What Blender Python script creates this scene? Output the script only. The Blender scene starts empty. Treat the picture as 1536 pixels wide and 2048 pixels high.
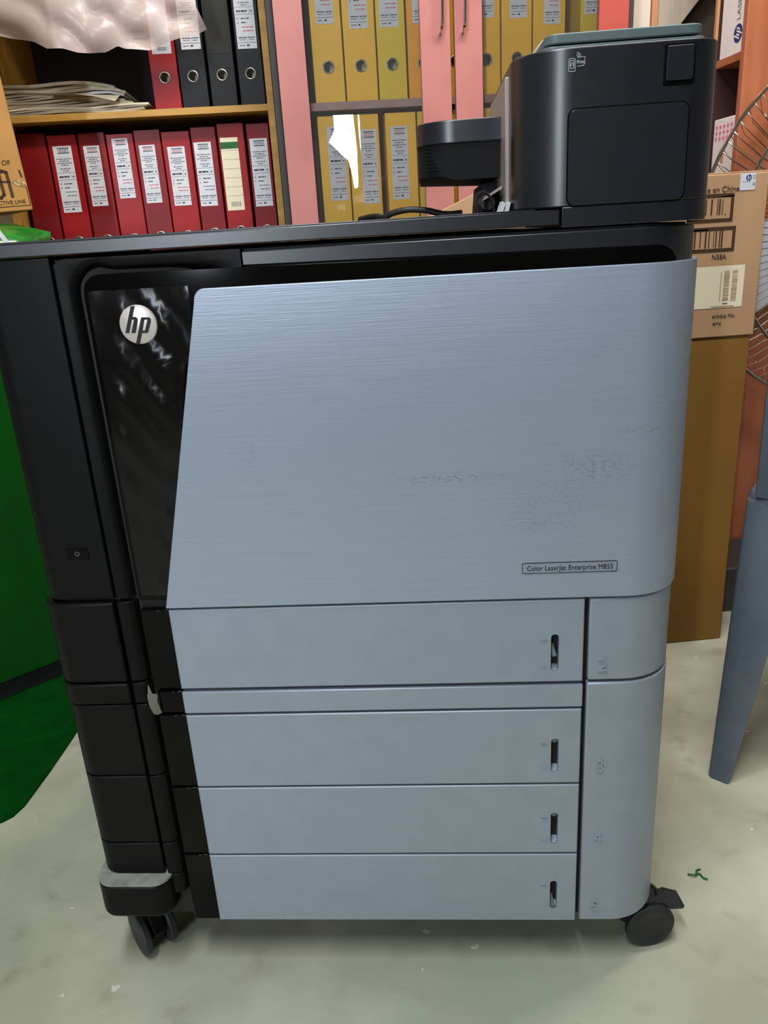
import bpy, bmesh, math, random
from mathutils import Vector, Matrix
random.seed(7)
S = bpy.context.scene
COL = S.collection
R = math.radians
PI = math.pi

# ------------------------------------------------------------------ camera
cam_d = bpy.data.cameras.new('camera'); cam = bpy.data.objects.new('camera', cam_d); COL.objects.link(cam)
P_, RO, YC = R(19.70), R(3.53), R(-4.06)
fw = Vector((0, math.cos(P_), -math.sin(P_))); xx = Vector((1, 0, 0)); dn = fw.cross(xx)
X = math.cos(RO)*xx + math.sin(RO)*dn; D = -math.sin(RO)*xx + math.cos(RO)*dn
rz = Matrix.Rotation(YC, 3, 'Z'); X, D, fw = rz@X, rz@D, rz@fw
cam.matrix_world = Matrix(((X.x, -D.x, -fw.x, 0), (X.y, -D.y, -fw.y, 0), (X.z, -D.z, -fw.z, .907), (0, 0, 0, 1)))
cam_d.sensor_fit = 'AUTO'; cam_d.sensor_width = 36; cam_d.lens = 36*1572/2048; cam_d.clip_start = .02
S.camera = cam
# ------------------------------------------------------------------ light
S.view_settings.view_transform = 'Standard'; S.view_settings.look = 'None'
S.view_settings.gamma = 1; S.view_settings.use_curve_mapping = False
S.view_settings.exposure = 0.0
w = bpy.data.worlds.new('world'); S.world = w; w.use_nodes = True
w.node_tree.nodes['Background'].inputs[0].default_value = (.8, .86, 1, 1); w.node_tree.nodes['Background'].inputs[1].default_value = 2.0
def area(name, loc, sx, sy, power, col, rot=(0, 0, 0)):
    l = bpy.data.lights.new(name, 'AREA'); l.shape = 'RECTANGLE'; l.size = sx; l.size_y = sy; l.energy = power; l.color = col
    o = bpy.data.objects.new(name, l); o.location = loc; o.rotation_euler = rot; COL.objects.link(o); return o
area('tube_lamp_front', (-.30, -.15, 2.62), .22, 1.25, 43, (.93, .98, 1))
area('added_highlight_lamp', (-1.92, -3.35, 1.55), .26, 1.5, 165, (.82, .90, 1), (R(90), 0, 0))  # added light behind the camera, placed for the highlight on the control block
area('tube_lamp_cabinets', (.62, 1.0, 2.62), 1.2, .22, 58, (1, .97, .92), (R(56), 0, 0))

# ------------------------------------------------------------------ materials
def lin(c):
    return tuple(((v/255)/12.92 if v/255 <= .04045 else ((v/255+.055)/1.055)**2.4) for v in c) + (1,)
MATS = {}
def mat(name, c, rough=.5, metal=0., spec=.5, c2=None, scale=20., stretch=(1, 1, 1), bump=0., bscale=None, coat=0., contrast=(.35, .65), detail=4):
    m = bpy.data.materials.new(name); m.use_nodes = True; nt = m.node_tree; b = nt.nodes['Principled BSDF']
    b.inputs['Base Color'].default_value = lin(c); b.inputs['Roughness'].default_value = rough
    b.inputs['Metallic'].default_value = metal; b.inputs['Specular IOR Level'].default_value = spec
    b.inputs['Coat Weight'].default_value = coat
    if c2 or bump:
        tc = nt.nodes.new('ShaderNodeTexCoord'); mp = nt.nodes.new('ShaderNodeMapping'); mp.inputs['Scale'].default_value = stretch
        nt.links.new(tc.outputs['Object'], mp.inputs[0])
    if c2:
        n = nt.nodes.new('ShaderNodeTexNoise'); n.inputs['Scale'].default_value = scale; n.inputs['Detail'].default_value = detail
        nt.links.new(mp.outputs[0], n.inputs['Vector'])
        rp = nt.nodes.new('ShaderNodeValToRGB'); rp.color_ramp.elements[0].color = lin(c); rp.color_ramp.elements[1].color = lin(c2)
        rp.color_ramp.elements[0].position, rp.color_ramp.elements[1].position = contrast
        nt.links.new(n.outputs[0], rp.inputs[0]); nt.links.new(rp.outputs[0], b.inputs['Base Color'])
    if bump:
        n2 = nt.nodes.new('ShaderNodeTexNoise'); n2.inputs['Scale'].default_value = bscale or scale*4; n2.inputs['Detail'].default_value = 3
        nt.links.new(mp.outputs[0], n2.inputs['Vector'])
        bp = nt.nodes.new('ShaderNodeBump'); bp.inputs['Strength'].default_value = bump; bp.inputs['Distance'].default_value = .002
        nt.links.new(n2.outputs[0], bp.inputs['Height']); nt.links.new(bp.outputs[0], b.inputs['Normal'])
    MATS[name] = m; return m
mat('black_plastic_shaded', (9, 9, 10), .42, spec=.14, c2=(12, 12, 13), scale=60, bump=.03, bscale=900)  # same black plastic as the block, darkened; its shade is in the colour
mat('black_satin_lit', (18, 20, 28), .32, spec=.7, c2=(22, 24, 33), scale=60, bump=.02, bscale=900)  # lighter, bluer copy; the light on the block is put into the colour
mat('black_core', (9, 9, 10), .7)
mat('slot_black', (4, 4, 5), .9, spec=.1)
mat('gloss_black', (7, 6, 6), .08, spec=.13)
mat('rubber', (24, 25, 28), .55, c2=(40, 41, 44), scale=50)
mat('dusty_plastic', (150, 152, 142), .9, c2=(120, 122, 114), scale=60)
mat('silver_plastic_dim', (148, 158, 171), .42, metal=.3, c2=(152, 162, 175), scale=30, bump=.04, bscale=1200)  # door's silver taken darker for the drawers; light falloff put into the colour
SPOTS = [(.455, .667, .075, .007, .75), (.47, .668, .11, .005, .35), (.60, .672, .06, .026, .5), (.55, .615, .06, .014, .4), (.56, .64, .09, .05, .22), (.64, .71, .03, .006, .5), (.25, .70, .02, .03, .2)]
mat('silver_brushed', (166, 177, 195), .36, metal=.4, c2=(158, 169, 187), scale=6, stretch=(1, 1, 60), bump=.06, bscale=14, contrast=(.2, .85))
_nt = MATS['silver_brushed'].node_tree; _b = _nt.nodes['Principled BSDF']; _b.inputs['Anisotropic'].default_value = .75
def scuffs(nt, b, spots):      # faint dirt rubbed on the door: noise kept inside soft patches
    N = nt.nodes.new; L = nt.links; tc = N('ShaderNodeTexCoord'); tot = None
    for cx, cz, rx, rz_2, k in spots:
        mp = N('ShaderNodeMapping'); mp.inputs['Location'].default_value = (-cx/rx, 0, -cz/rz_2); mp.inputs['Scale'].default_value = (1/rx, 0, 1/rz_2); L.new(tc.outputs['Object'], mp.inputs[0])
        g = N('ShaderNodeTexGradient'); g.gradient_type = 'SPHERICAL'; L.new(mp.outputs[0], g.inputs[0])
        q = N('ShaderNodeMath'); q.operation = 'MULTIPLY'; L.new(g.outputs['Fac'], q.inputs[0]); q.inputs[1].default_value = k
        if tot is None: tot = q.outputs[0]
        else:
            a = N('ShaderNodeMath'); a.operation = 'MAXIMUM'; L.new(tot, a.inputs[0]); L.new(q.outputs[0], a.inputs[1]); tot = a.outputs[0]
    mp = N('ShaderNodeMapping'); mp.inputs['Scale'].default_value = (1, 1, 2.2); L.new(tc.outputs['Object'], mp.inputs[0])
    n = N('ShaderNodeTexNoise'); n.inputs['Scale'].default_value = 190; n.inputs['Detail'].default_value = 5; L.new(mp.outputs[0], n.inputs['Vector'])
    r = N('ShaderNodeValToRGB'); r.color_ramp.elements[0].position = .48; r.color_ramp.elements[1].position = .66; L.new(n.outputs[0], r.inputs[0])
    f = N('ShaderNodeMath'); f.operation = 'MULTIPLY'; f.use_clamp = True; L.new(tot, f.inputs[0]); L.new(r.outputs[0], f.inputs[1])
    x = N('ShaderNodeMix'); x.data_type = 'RGBA'; src = b.inputs['Base Color'].links[0].from_socket
    L.new(f.outputs[0], x.inputs[0]); L.new(src, x.inputs[6]); x.inputs[7].default_value = lin((104, 108, 114)); L.new(x.outputs[2], b.inputs['Base Color'])
scuffs(_nt, _b, SPOTS)
_t = _nt.nodes.new('ShaderNodeTangent'); _t.direction_type = 'RADIAL'; _t.axis = 'Z'; _nt.links.new(_t.outputs[0], _b.inputs['Tangent'])
mat('grey_green_plastic', (92, 108, 108), .45)
mat('light_shell', (160, 146, 140), .35)
mat('chrome', (215, 210, 205), .14, metal=1)
mat('logo_silver', (205, 196, 190), .35, metal=.35)
mat('print_white', (190, 200, 215), .6)
mat('ink', (22, 20, 24), .7)
mat('ink_grey', (96, 96, 104), .8)
mat('ink_red', (196, 82, 78), .8)
mat('ink_brown', (66, 40, 18), .8)
mat('ink_blue', (28, 44, 110), .6)
mat('ink_green', (24, 92, 36), .7)
mat('paper', (206, 208, 214), .8, c2=(196, 198, 202), scale=30)
mat('paper_cream', (226, 216, 188), .8)
mat('paper_old', (196, 190, 170), .9, c2=(140, 130, 112), scale=9, stretch=(1, 1, 14))
mat('binder_red_shaded', (150, 12, 18), .45, spec=.3, c2=(136, 10, 16), scale=12)  # both shelf reds taken darker; the shelf's shade is put into the colour
mat('binder_dark_red_shaded', (112, 8, 14), .45, spec=.3, c2=(126, 12, 18), scale=12)
mat('binder_black', (17, 17, 19), .5, spec=.25, c2=(26, 26, 28), scale=14)
mat('binder_yellow', (236, 184, 40), .42, c2=(224, 174, 46), scale=8)
mat('binder_lemon', (220, 190, 44), .42, c2=(206, 176, 44), scale=8)
mat('binder_amber', (232, 160, 36), .42, c2=(222, 154, 36), scale=8)
mat('shelf_wood', (186, 142, 62), .5, c2=(164, 120, 44), scale=6, stretch=(1, 8, 8))
mat('cabinet_dark', (52, 48, 48), .6)
mat('cabinet_back', (20, 17, 18), .8)
mat('rose_laminate', (174, 112, 107), .4, c2=(156, 94, 92), scale=9, contrast=(.4, .8))
mat('red_laminate', (172, 76, 64), .4, c2=(162, 70, 60), scale=8)
mat('mauve_shelf', (158, 128, 122), .45, c2=(138, 104, 98), scale=9)
mat('orange_wood', (176, 106, 72), .42, c2=(152, 84, 54), scale=3, stretch=(7, 7, .7), contrast=(.3, .75))
mat('shaded_wood', (46, 20, 15), .6)  # wood darkened so the shade inside the bookcase is in its colour
mat('carton', (184, 146, 108), .8, c2=(176, 138, 102), scale=8)
mat('carton_yellow', (130, 90, 28), .75, c2=(122, 84, 25), scale=6)
mat('carton_brown', (176, 128, 66), .8, c2=(164, 116, 58), scale=9)
mat('torn', (206, 176, 122), .9, c2=(120, 84, 44), scale=120)
mat('green_bin', (2, 66, 6), .5, spec=.2, c2=(4, 58, 10), scale=6)
mat('green_mat', (2, 56, 10), .9, spec=.05, c2=(4, 66, 14), scale=20, bump=.2, bscale=300)
mat('green_bag', (30, 132, 34), .25, c2=(20, 96, 24), scale=14, spec=.6)
mat('chair_grey', (78, 88, 98), .5, c2=(92, 101, 108), scale=14, contrast=(.4, .8))
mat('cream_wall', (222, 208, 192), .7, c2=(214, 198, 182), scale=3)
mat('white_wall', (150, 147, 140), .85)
mat('wood_strip', (186, 132, 92), .6)
mat('beige_board', (172, 160, 144), .75, c2=(150, 138, 124), scale=5, stretch=(6, 1, .6))
mat('olive_dark', (58, 50, 38), .8)
mat('white_box', (226, 216, 212), .55)
mat('pink_print', (216, 130, 150), .7)
mat('white_plastic', (210, 214, 222), .45)
mat('ring_metal', (150, 148, 142), .3, metal=.9)
mat('cord', (16, 15, 16), .5)
mat('thread', (30, 96, 44), .8)

def floor_mat():
    m = bpy.data.materials.new('concrete'); m.use_nodes = True; nt = m.node_tree; L = nt.links; N = nt.nodes.new
    b = nt.nodes['Principled BSDF']; b.inputs['Roughness'].default_value = .55; b.inputs['Specular IOR Level'].default_value = .35
    tc = N('ShaderNodeTexCoord')
    def noise(s, d=5, off=0):
        mp = N('ShaderNodeMapping'); mp.inputs['Location'].default_value = (off, off*.7, 0); L.new(tc.outputs['Object'], mp.inputs[0])
        n = N('ShaderNodeTexNoise'); n.inputs['Scale'].default_value = s; n.inputs['Detail'].default_value = d; L.new(mp.outputs[0], n.inputs['Vector']); return n.outputs[0]
    def ramp(src, els):
        r = N('ShaderNodeValToRGB'); e = r.color_ramp.elements
        while len(e) < len(els): e.new(.5)
        for i, (p, c) in enumerate(els): e[i].position = p; e[i].color = c
        L.new(src, r.inputs[0]); return r.outputs[0]
    def mix(f, a, bb):
        x = N('ShaderNodeMix'); x.data_type = 'RGBA'
        L.new(f, x.inputs[0])
        for sock, v in ((x.inputs[6], a), (x.inputs[7], bb)):
            if isinstance(v, tuple): sock.default_value = v
            else: L.new(v, sock)
        return x.outputs[2]
    base = ramp(noise(5.5, 8), [(.3, lin((166, 166, 144))), (.5, lin((182, 182, 160))), (.7, lin((198, 198, 176)))])
    stain = ramp(noise(2.2, 4, 3.1), [(.5, (0, 0, 0, 1)), (.68, (.5, .5, .5, 1))])
    c = mix(stain, base, lin((146, 158, 136)))
    dark = ramp(noise(18, 6, 9.), [(.58, (0, 0, 0, 1)), (.75, (.35, .35, .35, 1))])
    c = mix(dark, c, lin((118, 108, 84)))
    # paint flecks
    v = N('ShaderNodeTexVoronoi'); v.inputs['Scale'].default_value = 34; v.inputs['Randomness'].default_value = 1
    mp = N('ShaderNodeMapping'); L.new(tc.outputs['Object'], mp.inputs[0])
    wn = N('ShaderNodeTexNoise'); wn.inputs['Scale'].default_value = 120
    vm = N('ShaderNodeVectorMath'); vm.operation = 'MULTIPLY_ADD'; L.new(wn.outputs['Color'], vm.inputs[0]); vm.inputs[1].default_value = (.012, .012, 0); L.new(mp.outputs[0], vm.inputs[2])
    L.new(tc.outputs['Object'], wn.inputs['Vector']); L.new(vm.outputs[0], v.inputs['Vector'])
    sep = N('ShaderNodeSeparateColor'); L.new(v.outputs['Color'], sep.inputs[0])
    sz = N('ShaderNodeMath'); sz.operation = 'MULTIPLY'; L.new(sep.outputs[0], sz.inputs[0]); L.new(sep.outputs[1], sz.inputs[1])
    pw = N('ShaderNodeMath'); pw.operation = 'POWER'; L.new(sz.outputs[0], pw.inputs[0]); pw.inputs[1].default_value = 2.0
    s2 = N('ShaderNodeMath'); s2.operation = 'MULTIPLY'; L.new(pw.outputs[0], s2.inputs[0]); s2.inputs[1].default_value = .24
    lt = N('ShaderNodeMath'); lt.operation = 'LESS_THAN'; L.new(v.outputs['Distance'], lt.inputs[0]); L.new(s2.outputs[0], lt.inputs[1])
    c = mix(lt.outputs[0], c, lin((214, 212, 198)))
    L.new(c, b.inputs['Base Color'])
    bp = N('ShaderNodeBump'); bp.inputs['Strength'].default_value = .15; bp.inputs['Distance'].default_value = .003
    L.new(noise(40, 6, 2.), bp.inputs['Height']); L.new(bp.outputs[0], b.inputs['Normal'])
    return m
MATS['concrete'] = floor_mat()
def sheer(name, col, alpha, rough, gloss):     # thin clear or milky plastic / glass: part lets light straight through
    m = bpy.data.materials.new(name); m.use_nodes = True; nt = m.node_tree; nt.nodes.clear(); N = nt.nodes.new; L = nt.links
    out = N('ShaderNodeOutputMaterial'); tr = N('ShaderNodeBsdfTransparent'); gl = N('ShaderNodeBsdfGlossy'); gl.inputs['Roughness'].default_value = rough
    df = N('ShaderNodeBsdfDiffuse'); df.inputs[0].default_value = lin(col); tl = N('ShaderNodeBsdfTranslucent'); tl.inputs[0].default_value = lin(col)
    a = N('ShaderNodeMixShader'); a.inputs[0].default_value = .4; L.new(df.outputs[0], a.inputs[1]); L.new(tl.outputs[0], a.inputs[2])
    b = N('ShaderNodeMixShader'); b.inputs[0].default_value = alpha; L.new(tr.outputs[0], b.inputs[1]); L.new(a.outputs[0], b.inputs[2])
    fr = N('ShaderNodeFresnel'); fr.inputs[0].default_value = gloss
    c = N('ShaderNodeMixShader'); L.new(fr.outputs[0], c.inputs[0]); L.new(b.outputs[0], c.inputs[1]); L.new(gl.outputs[0], c.inputs[2])
    L.new(c.outputs[0], out.inputs[0]); MATS[name] = m; return m
sheer('glass', (220, 225, 225), .03, .02, 1.45)
sheer('clear_film', (200, 190, 170), .03, .12, 1.5)
sheer('wrap_film', (120, 105, 95), .010, .16, 1.26)
sheer('milky_plastic', (244, 222, 214), .70, .3, 1.4)
sheer('clear_tape', (190, 186, 170), .45, .2, 1.5)

# ------------------------------------------------------------------ mesh helpers
class MB:
    def __init__(s): s.v = []; s.f = []; s.m = []
    def add(s, vs, fs, mi=0):
        o = len(s.v); s.v += [tuple(p) for p in vs]
        for f in fs: s.f.append(tuple(o+i for i in f)); s.m.append(mi)
        return s
    def box(s, x0, x1, y0, y1, z0, z1, mi=0):
        return s.add([(x0, y0, z0), (x1, y0, z0), (x1, y1, z0), (x0, y1, z0), (x0, y0, z1), (x1, y0, z1), (x1, y1, z1), (x0, y1, z1)],
                     [(0, 3, 2, 1), (4, 5, 6, 7), (0, 1, 5, 4), (1, 2, 6, 5), (2, 3, 7, 6), (3, 0, 4, 7)], mi)
    def prism(s, pts, a, b, plane='xz', mi=0):
        n = len(pts)
        def P(p, t):
            return {'xz': (p[0], t, p[1]), 'xy': (p[0], p[1], t), 'yz': (t, p[0], p[1])}[plane]
        vs = [P(p, a) for p in pts] + [P(p, b) for p in pts]
        fs = [tuple(range(n)), tuple(range(2*n-1, n-1, -1))] + [(i, i+n, (i+1) % n+n, (i+1) % n) for i in range(n)]
        return s.add(vs, fs, mi)
    def face(s, pts, mi=0): return s.add(pts, [tuple(range(len(pts)))], mi)
    def rect(s, x0, x1, z0, z1, y, mi=0): return s.face([(x0, y, z0), (x1, y, z0), (x1, y, z1), (x0, y, z1)], mi)
    def grid(s, rows, mi=0, closed=False):
        m = len(rows[0]); vs = [p for r in rows for p in r]; fs = []
        for i in range(len(rows)-1):
            for j in range(m if closed else m-1):
                k = (j+1) % m
                fs.append((i*m+j, i*m+k, (i+1)*m+k, (i+1)*m+j))
        return s.add(vs, fs, mi)
    def tube(s, path, r, n=8, mi=0, caps=True, closed=False):
        path = [Vector(p) for p in path]; rows = []; prev = None
        L = len(path)
        for i, p in enumerate(path):
            t = (path[(i+1) % L]-path[i-1]) if closed else (path[min(i+1, L-1)]-path[max(i-1, 0)]); t.normalize()
            if prev is None:
                a = Vector((0, 0, 1)) if abs(t.z) < .9 else Vector((1, 0, 0)); u = t.cross(a).normalized()
            else:
                u = (prev-t*prev.dot(t)).normalized()
            prev = u; v = t.cross(u); rr = r[i] if isinstance(r, (list, tuple)) else r
            rows.append([p+u*rr*math.cos(2*PI*k/n)+v*rr*math.sin(2*PI*k/n) for k in range(n)])
        if closed: rows.append(rows[0])
        s.grid(rows, mi, True)
        if caps and not closed: s.face(rows[0], mi); s.face(rows[-1][::-1], mi)
        return s
    def lathe(s, prof, c, axis='z', n=24, mi=0):     # prof: (radius, along-axis)
        rows = []
        for r_, h in prof:
            row = []
            for k in range(n):
                a = 2*PI*k/n; p = (r_*math.cos(a), r_*math.sin(a))
                q = {'z': (p[0], p[1], h), 'y': (p[0], h, p[1]), 'x': (h, p[0], p[1])}[axis]
                row.append((q[0]+c[0], q[1]+c[1], q[2]+c[2]))
            rows.append(row)
        s.grid(rows, mi, True); s.face(rows[0], mi); s.face(rows[-1][::-1], mi); return s
    def mesh(s, name, mats, angle=35):
        me = bpy.data.meshes.new(name); me.from_pydata(s.v, [], s.f)
        for m in (mats if isinstance(mats, (list, tuple)) else [mats]): me.materials.append(MATS[m])
        me.polygons.foreach_set('material_index', s.m)
        bm = bmesh.new(); bm.from_mesh(me); bmesh.ops.remove_doubles(bm, verts=bm.verts, dist=1e-6); bmesh.ops.recalc_face_normals(bm, faces=bm.faces); bm.to_mesh(me); bm.free()
        me.polygons.foreach_set('use_smooth', [True]*len(me.polygons)); me.set_sharp_from_angle(angle=R(angle)); me.update(); return me
    def build(s, name, mats, parent=None, bevel=0, seg=2, angle=35, loc=None, rot=None, sub=0):
        o = bpy.data.objects.new(name, s.mesh(name, mats, angle)); COL.objects.link(o)
        if parent: o.parent = parent
        if loc: o.location = loc
        if rot: o.rotation_euler = rot
        if bevel:
            b = o.modifiers.new('bevel', 'BEVEL'); b.width = bevel; b.segments = seg; b.limit_method = 'ANGLE'; b.angle_limit = R(40); b.use_clamp_overlap = True
        if sub:
            d = o.modifiers.new('sub', 'SUBSURF'); d.levels = d.render_levels = sub
        return o
def rrect(x0, x1, z0, z1, r, n=5):
    pts = []
    for cx, cz, a0 in ((x1-r, z0+r, -90), (x1-r, z1-r, 0), (x0+r, z1-r, 90), (x0+r, z0+r, 180)):
        for i in range(n+1):
            a = R(a0+90*i/n); pts.append((cx+r*math.cos(a), cz+r*math.sin(a)))
    return pts
def ring_plate(mb, outer, inner, y0, y1, mi=0):     # two loops with equal counts, in xz
    n = len(outer)
    rows = [[(p[0], y, p[1]) for p in lp] for lp, y in ((outer, y0), (inner, y0), (inner, y1), (outer, y1), (outer, y0))]
    return mb.grid(rows, mi, True)
def tag(o, label, cat, group=None):
    o['label'] = label; o['category'] = cat
    if group: o['group'] = group
    return o
def thing(name, label, cat, loc=(0, 0, 0), rz_=0, group=None, rot=None):
    o = bpy.data.objects.new(name, None); o.empty_display_size = .05; COL.objects.link(o); o.location = loc
    o.rotation_euler = rot if rot else (0, 0, rz_); return tag(o, label, cat, group)
def struct(o): o['kind'] = 'structure'; return o
def text_mb(s, size, font_w=1.0, depth=0., align='LEFT', shear=0.):
    c = bpy.data.curves.new('t', 'FONT'); c.body = s; c.size = size; c.align_x = align; c.extrude = depth; c.resolution_u = 3; c.shear = shear
    o = bpy.data.objects.new('t', c); COL.objects.link(o)
    me = bpy.data.meshes.new_from_object(o.evaluated_get(bpy.context.evaluated_depsgraph_get()))
    vs = [v.co.copy() for v in me.vertices]; fs = [tuple(p.vertices) for p in me.polygons]
    bpy.data.objects.remove(o); bpy.data.curves.remove(c); bpy.data.meshes.remove(me)
    return [Vector((v.x*font_w, v.y, v.z)) for v in vs], fs
def add_text(mb, s, x, z, y, width=None, size=.01, mi=0, align='LEFT', depth=.0002, rot=0., shear=0., to=None):
    vs, fs = text_mb(s, size, 1., depth, align, shear)
    k = 1.
    if width:
        k = width/(max(v.x for v in vs)-min(v.x for v in vs))
    out = []
    for v in vs:
        px, pz = v.x*k, v.y
        ca, sa = math.cos(rot), math.sin(rot)
        q = (x+px*ca-pz*sa, y-v.z, z+px*sa+pz*ca)
        out.append(to(q) if to else q)
    mb.add(out, fs, mi)
LOGO = dict(hs=[(-.22, .94), (-.03, .95), (-.55, -.39), (-.73, -.38)],
            ha=[(-.24, .41), (-.05, .39), (.03, .3), (.01, .19), (-.2, -.4), (-.41, -.4), (-.17, .24), (-.17, .27), (-.29, .27)],
            ps=[(.23, .36), (.42, .36), (-.06, -.97), (-.26, -.97)], pt=[(.23, .36), (.65, .34), (.55, .23), (.37, .24)],
            pr=[(.65, .34), (.72, .25), (.69, .11), (.49, -.37), (.41, -.44), (.33, -.32), (.54, .2), (.55, .23)],
            pb=[(.13, -.42), (.41, -.44), (.33, -.32), (.19, -.31)])
def logo_letters(mb, cx, cz, r, y0, y1, mi=0, skew=0.):
    for pts in LOGO.values():
        mb.prism([(cx+r*(p[0]+skew*p[1]), cz+r*p[1]) for p in pts], y0, y1, 'xz', mi)

# ------------------------------------------------------------------ room
struct(MB().box(-2.6, 2.6, -3.2, 2.75, -.1, 0).build('floor', 'concrete'))
struct(MB().box(-2.6, 2.6, 2.62, 2.72, 0, 2.75).build('wall_back', 'cream_wall'))
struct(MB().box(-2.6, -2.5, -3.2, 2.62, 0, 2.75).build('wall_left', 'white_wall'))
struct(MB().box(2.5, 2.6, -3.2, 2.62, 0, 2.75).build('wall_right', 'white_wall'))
m_ = MB(); m_.box(-2.5, -2.10, -3.2, -3.1, 0, 2.75); m_.box(-1.74, 2.5, -3.2, -3.1, 0, 2.75); m_.box(-2.10, -1.74, -3.2, -3.1, 0, .75); m_.box(-2.10, -1.74, -3.2, -3.1, 2.35, 2.75)
struct(m_.build('wall_front', 'white_wall'))
m_ = MB()
for x in (-2.10, -1.79): m_.box(x, x+.05, -3.18, -3.12, .75, 2.35)
for z in (.75, 2.30): m_.box(-2.05, -1.79, -3.18, -3.12, z, z+.05)
wn_ = struct(m_.build('added_window', 'white_wall'))  # unseen opening added to let the highlight light through
MB().box(-2.05, -1.79, -3.152, -3.148, .8, 2.30).build('pane', 'glass', wn_)
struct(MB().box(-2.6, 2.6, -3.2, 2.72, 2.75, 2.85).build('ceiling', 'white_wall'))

# ------------------------------------------------------------------ printer
pr = thing('laser_printer', 'large floor-standing office printer with brushed silver door and four silver paper drawers', 'printer', (-.32692, .82429, 0), R(-8.45))
W, RL, RR = .697, .022, .06
def path(u, off=0.):
    if u < RL:
        a = RL-u; q = RL*PI/2
        if a < q: t = a/RL; x, y, nx, ny = RL-RL*math.sin(t), RL-RL*math.cos(t), -math.sin(t), -math.cos(t)
        else: x, y, nx, ny = 0, RL+a-q, -1, 0
    elif u > W-RR:
        a = u-(W-RR); q = RR*PI/2
        if a < q: t = a/RR; x, y, nx, ny = W-RR+RR*math.sin(t), RR-RR*math.cos(t), math.sin(t), -math.cos(t)
        else: x, y, nx, ny = W, RR+a-q, 1, 0
    else: x, y, nx, ny = u, 0, 0, -1
    return x+nx*off, y+ny*off
def wrap_sheet(mb, cols, off, thick, mi=0):     # cols: (u, zbottom, ztop)
    rows = []
    for o_, top in ((off, 0), (off, 1), (off-thick, 1), (off-thick, 0), (off, 0)):
        rows.append([path(u, o_)+((zt if top else zb),) for u, zb, zt in cols])
    mb.grid(rows, mi)
    for i in (0, -1): mb.face([rows[k][i] for k in range(4)], mi)
    return mb
def us(a, b):
    q = [a, b]
    for k in range(9):
        q.append(RL-RL*PI/2*k/8); q.append(W-RR+RR*PI/2*k/8)
    return sorted(set(round(t, 6) for t in q if a-1e-9 <= t <= b+1e-9))
def rect_wrap(name, m, a, b, z0, z1, off=0., thick=.006, bevel=.0012, par=pr):
    return wrap_sheet(MB(), [(u, z0, z1) for u in us(a, b)], off, thick).build(name, m, par, bevel)
def bodypoly(i, D_):
    pts = []
    for k in range(9): pts.append(path(RL-RL*PI/2*(8-k)/8, -i))
    for k in range(9): pts.append(path(W-RR+RR*PI/2*k/8, -i))
    return pts+[(W-i, D_), (i, D_)]
MB().prism(bodypoly(.008, .63), .082, .898, 'xy').build('body', 'black_core', pr)
SIDE = -(.50)
# left black column in stacked segments
rect_wrap('column_panel', 'black_plastic_shaded', SIDE, .0805, .5405, .9005, .0, .006)
segs = [(.4375, .5375, .003), (.4085, .4350, .0035), (.3080, .4065, .004), (.2070, .3062, .004), (.1572, .2052, .004)]
for z0, z1, o_ in segs: rect_wrap('column_panel', 'black_plastic_shaded', SIDE, .0805, z0, z1, o_+(.0025 if z1 > .43 else 0), .012, .0022 if z1 > .43 else .0014)
# narrow inner strip beside the column, coved towards the drawers
cove = [(.0838, 0), (.0945, 0), (.0985, .0016), (.102, .005), (.1045, .010), (.106, .017), (.106, .022), (.0838, .022)]
for z0, z1, o_ in segs+[(.126, .1560, .004)]:
    MB().prism([(x, y-o_) for x, y in cove], z0, z1, 'xy').build('inner_strip', 'black_plastic_shaded', pr, .001)
# power button
pb = MB().prism(rrect(.0372, .0622, .5893, .6031, .0025), -.0008, .002).build('power_button', 'gloss_black', pr, .0006)
ri = MB(); a_ = [(.0497+.0024*math.sin(R(t)), -.001, .5962+.0024*math.cos(R(t))) for t in range(35, 326, 29)]
ri.tube(a_, .0004, 6); ri.box(.0494, .05, -.0012, -.0006, .5962, .5992); ri.build('power_symbol', 'ink_grey', pb)
# frame with cove around the glossy panel
def gtop(x): return .8832-.0095*(x-.128)
fp = []
for k in range(12): fp.append(((.1097-.0012*k/11, .5405+(.865-.5405)*k/11), (-1, 0)))
for k in range(1, 9):
    t = R(90*k/8); fp.append(((.1265-.018*math.cos(t), .8652+.018*math.sin(t)), (-math.cos(t), math.sin(t))))
for k in range(1, 10): x = .1265+(.2654-.1265)*k/9; fp.append(((x, gtop(x)), (0, 1)))
prof = [(-.002, .016), (.002, .0135), (.005, .0095), (.0085, .0045), (.0115, .0014), (.0148, 0)]
rows = []
for i, ((px, pz), n) in enumerate(fp):
    fade = 1. if px < .19 else max(.0, 1-(px-.19)/.06)
    row = []
    for d, y in prof:
        d2 = d if px < .127 else -.002+(d+.002)*.62
        row.append((px+n[0]*d2, y*fade if fade < 1 else y, pz+n[1]*d2))
    cx = max(.0838, px+n[0]*.1) if n[0] < -.01 else px
    k_ = 99.
    if n[0] < -1e-6: k_ = min(k_, (px-.0838)/-n[0])
    if n[1] > 1e-6: k_ = min(k_, (.8985-pz)/n[1])
    row.append((px+n[0]*k_, 0, pz+n[1]*k_)); row.append((px+n[0]*k_, .008, pz+n[1]*k_))
    rows.append(row)
MB().grid(rows).build('door_frame', 'black_plastic_shaded', pr, 0, angle=50)
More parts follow.
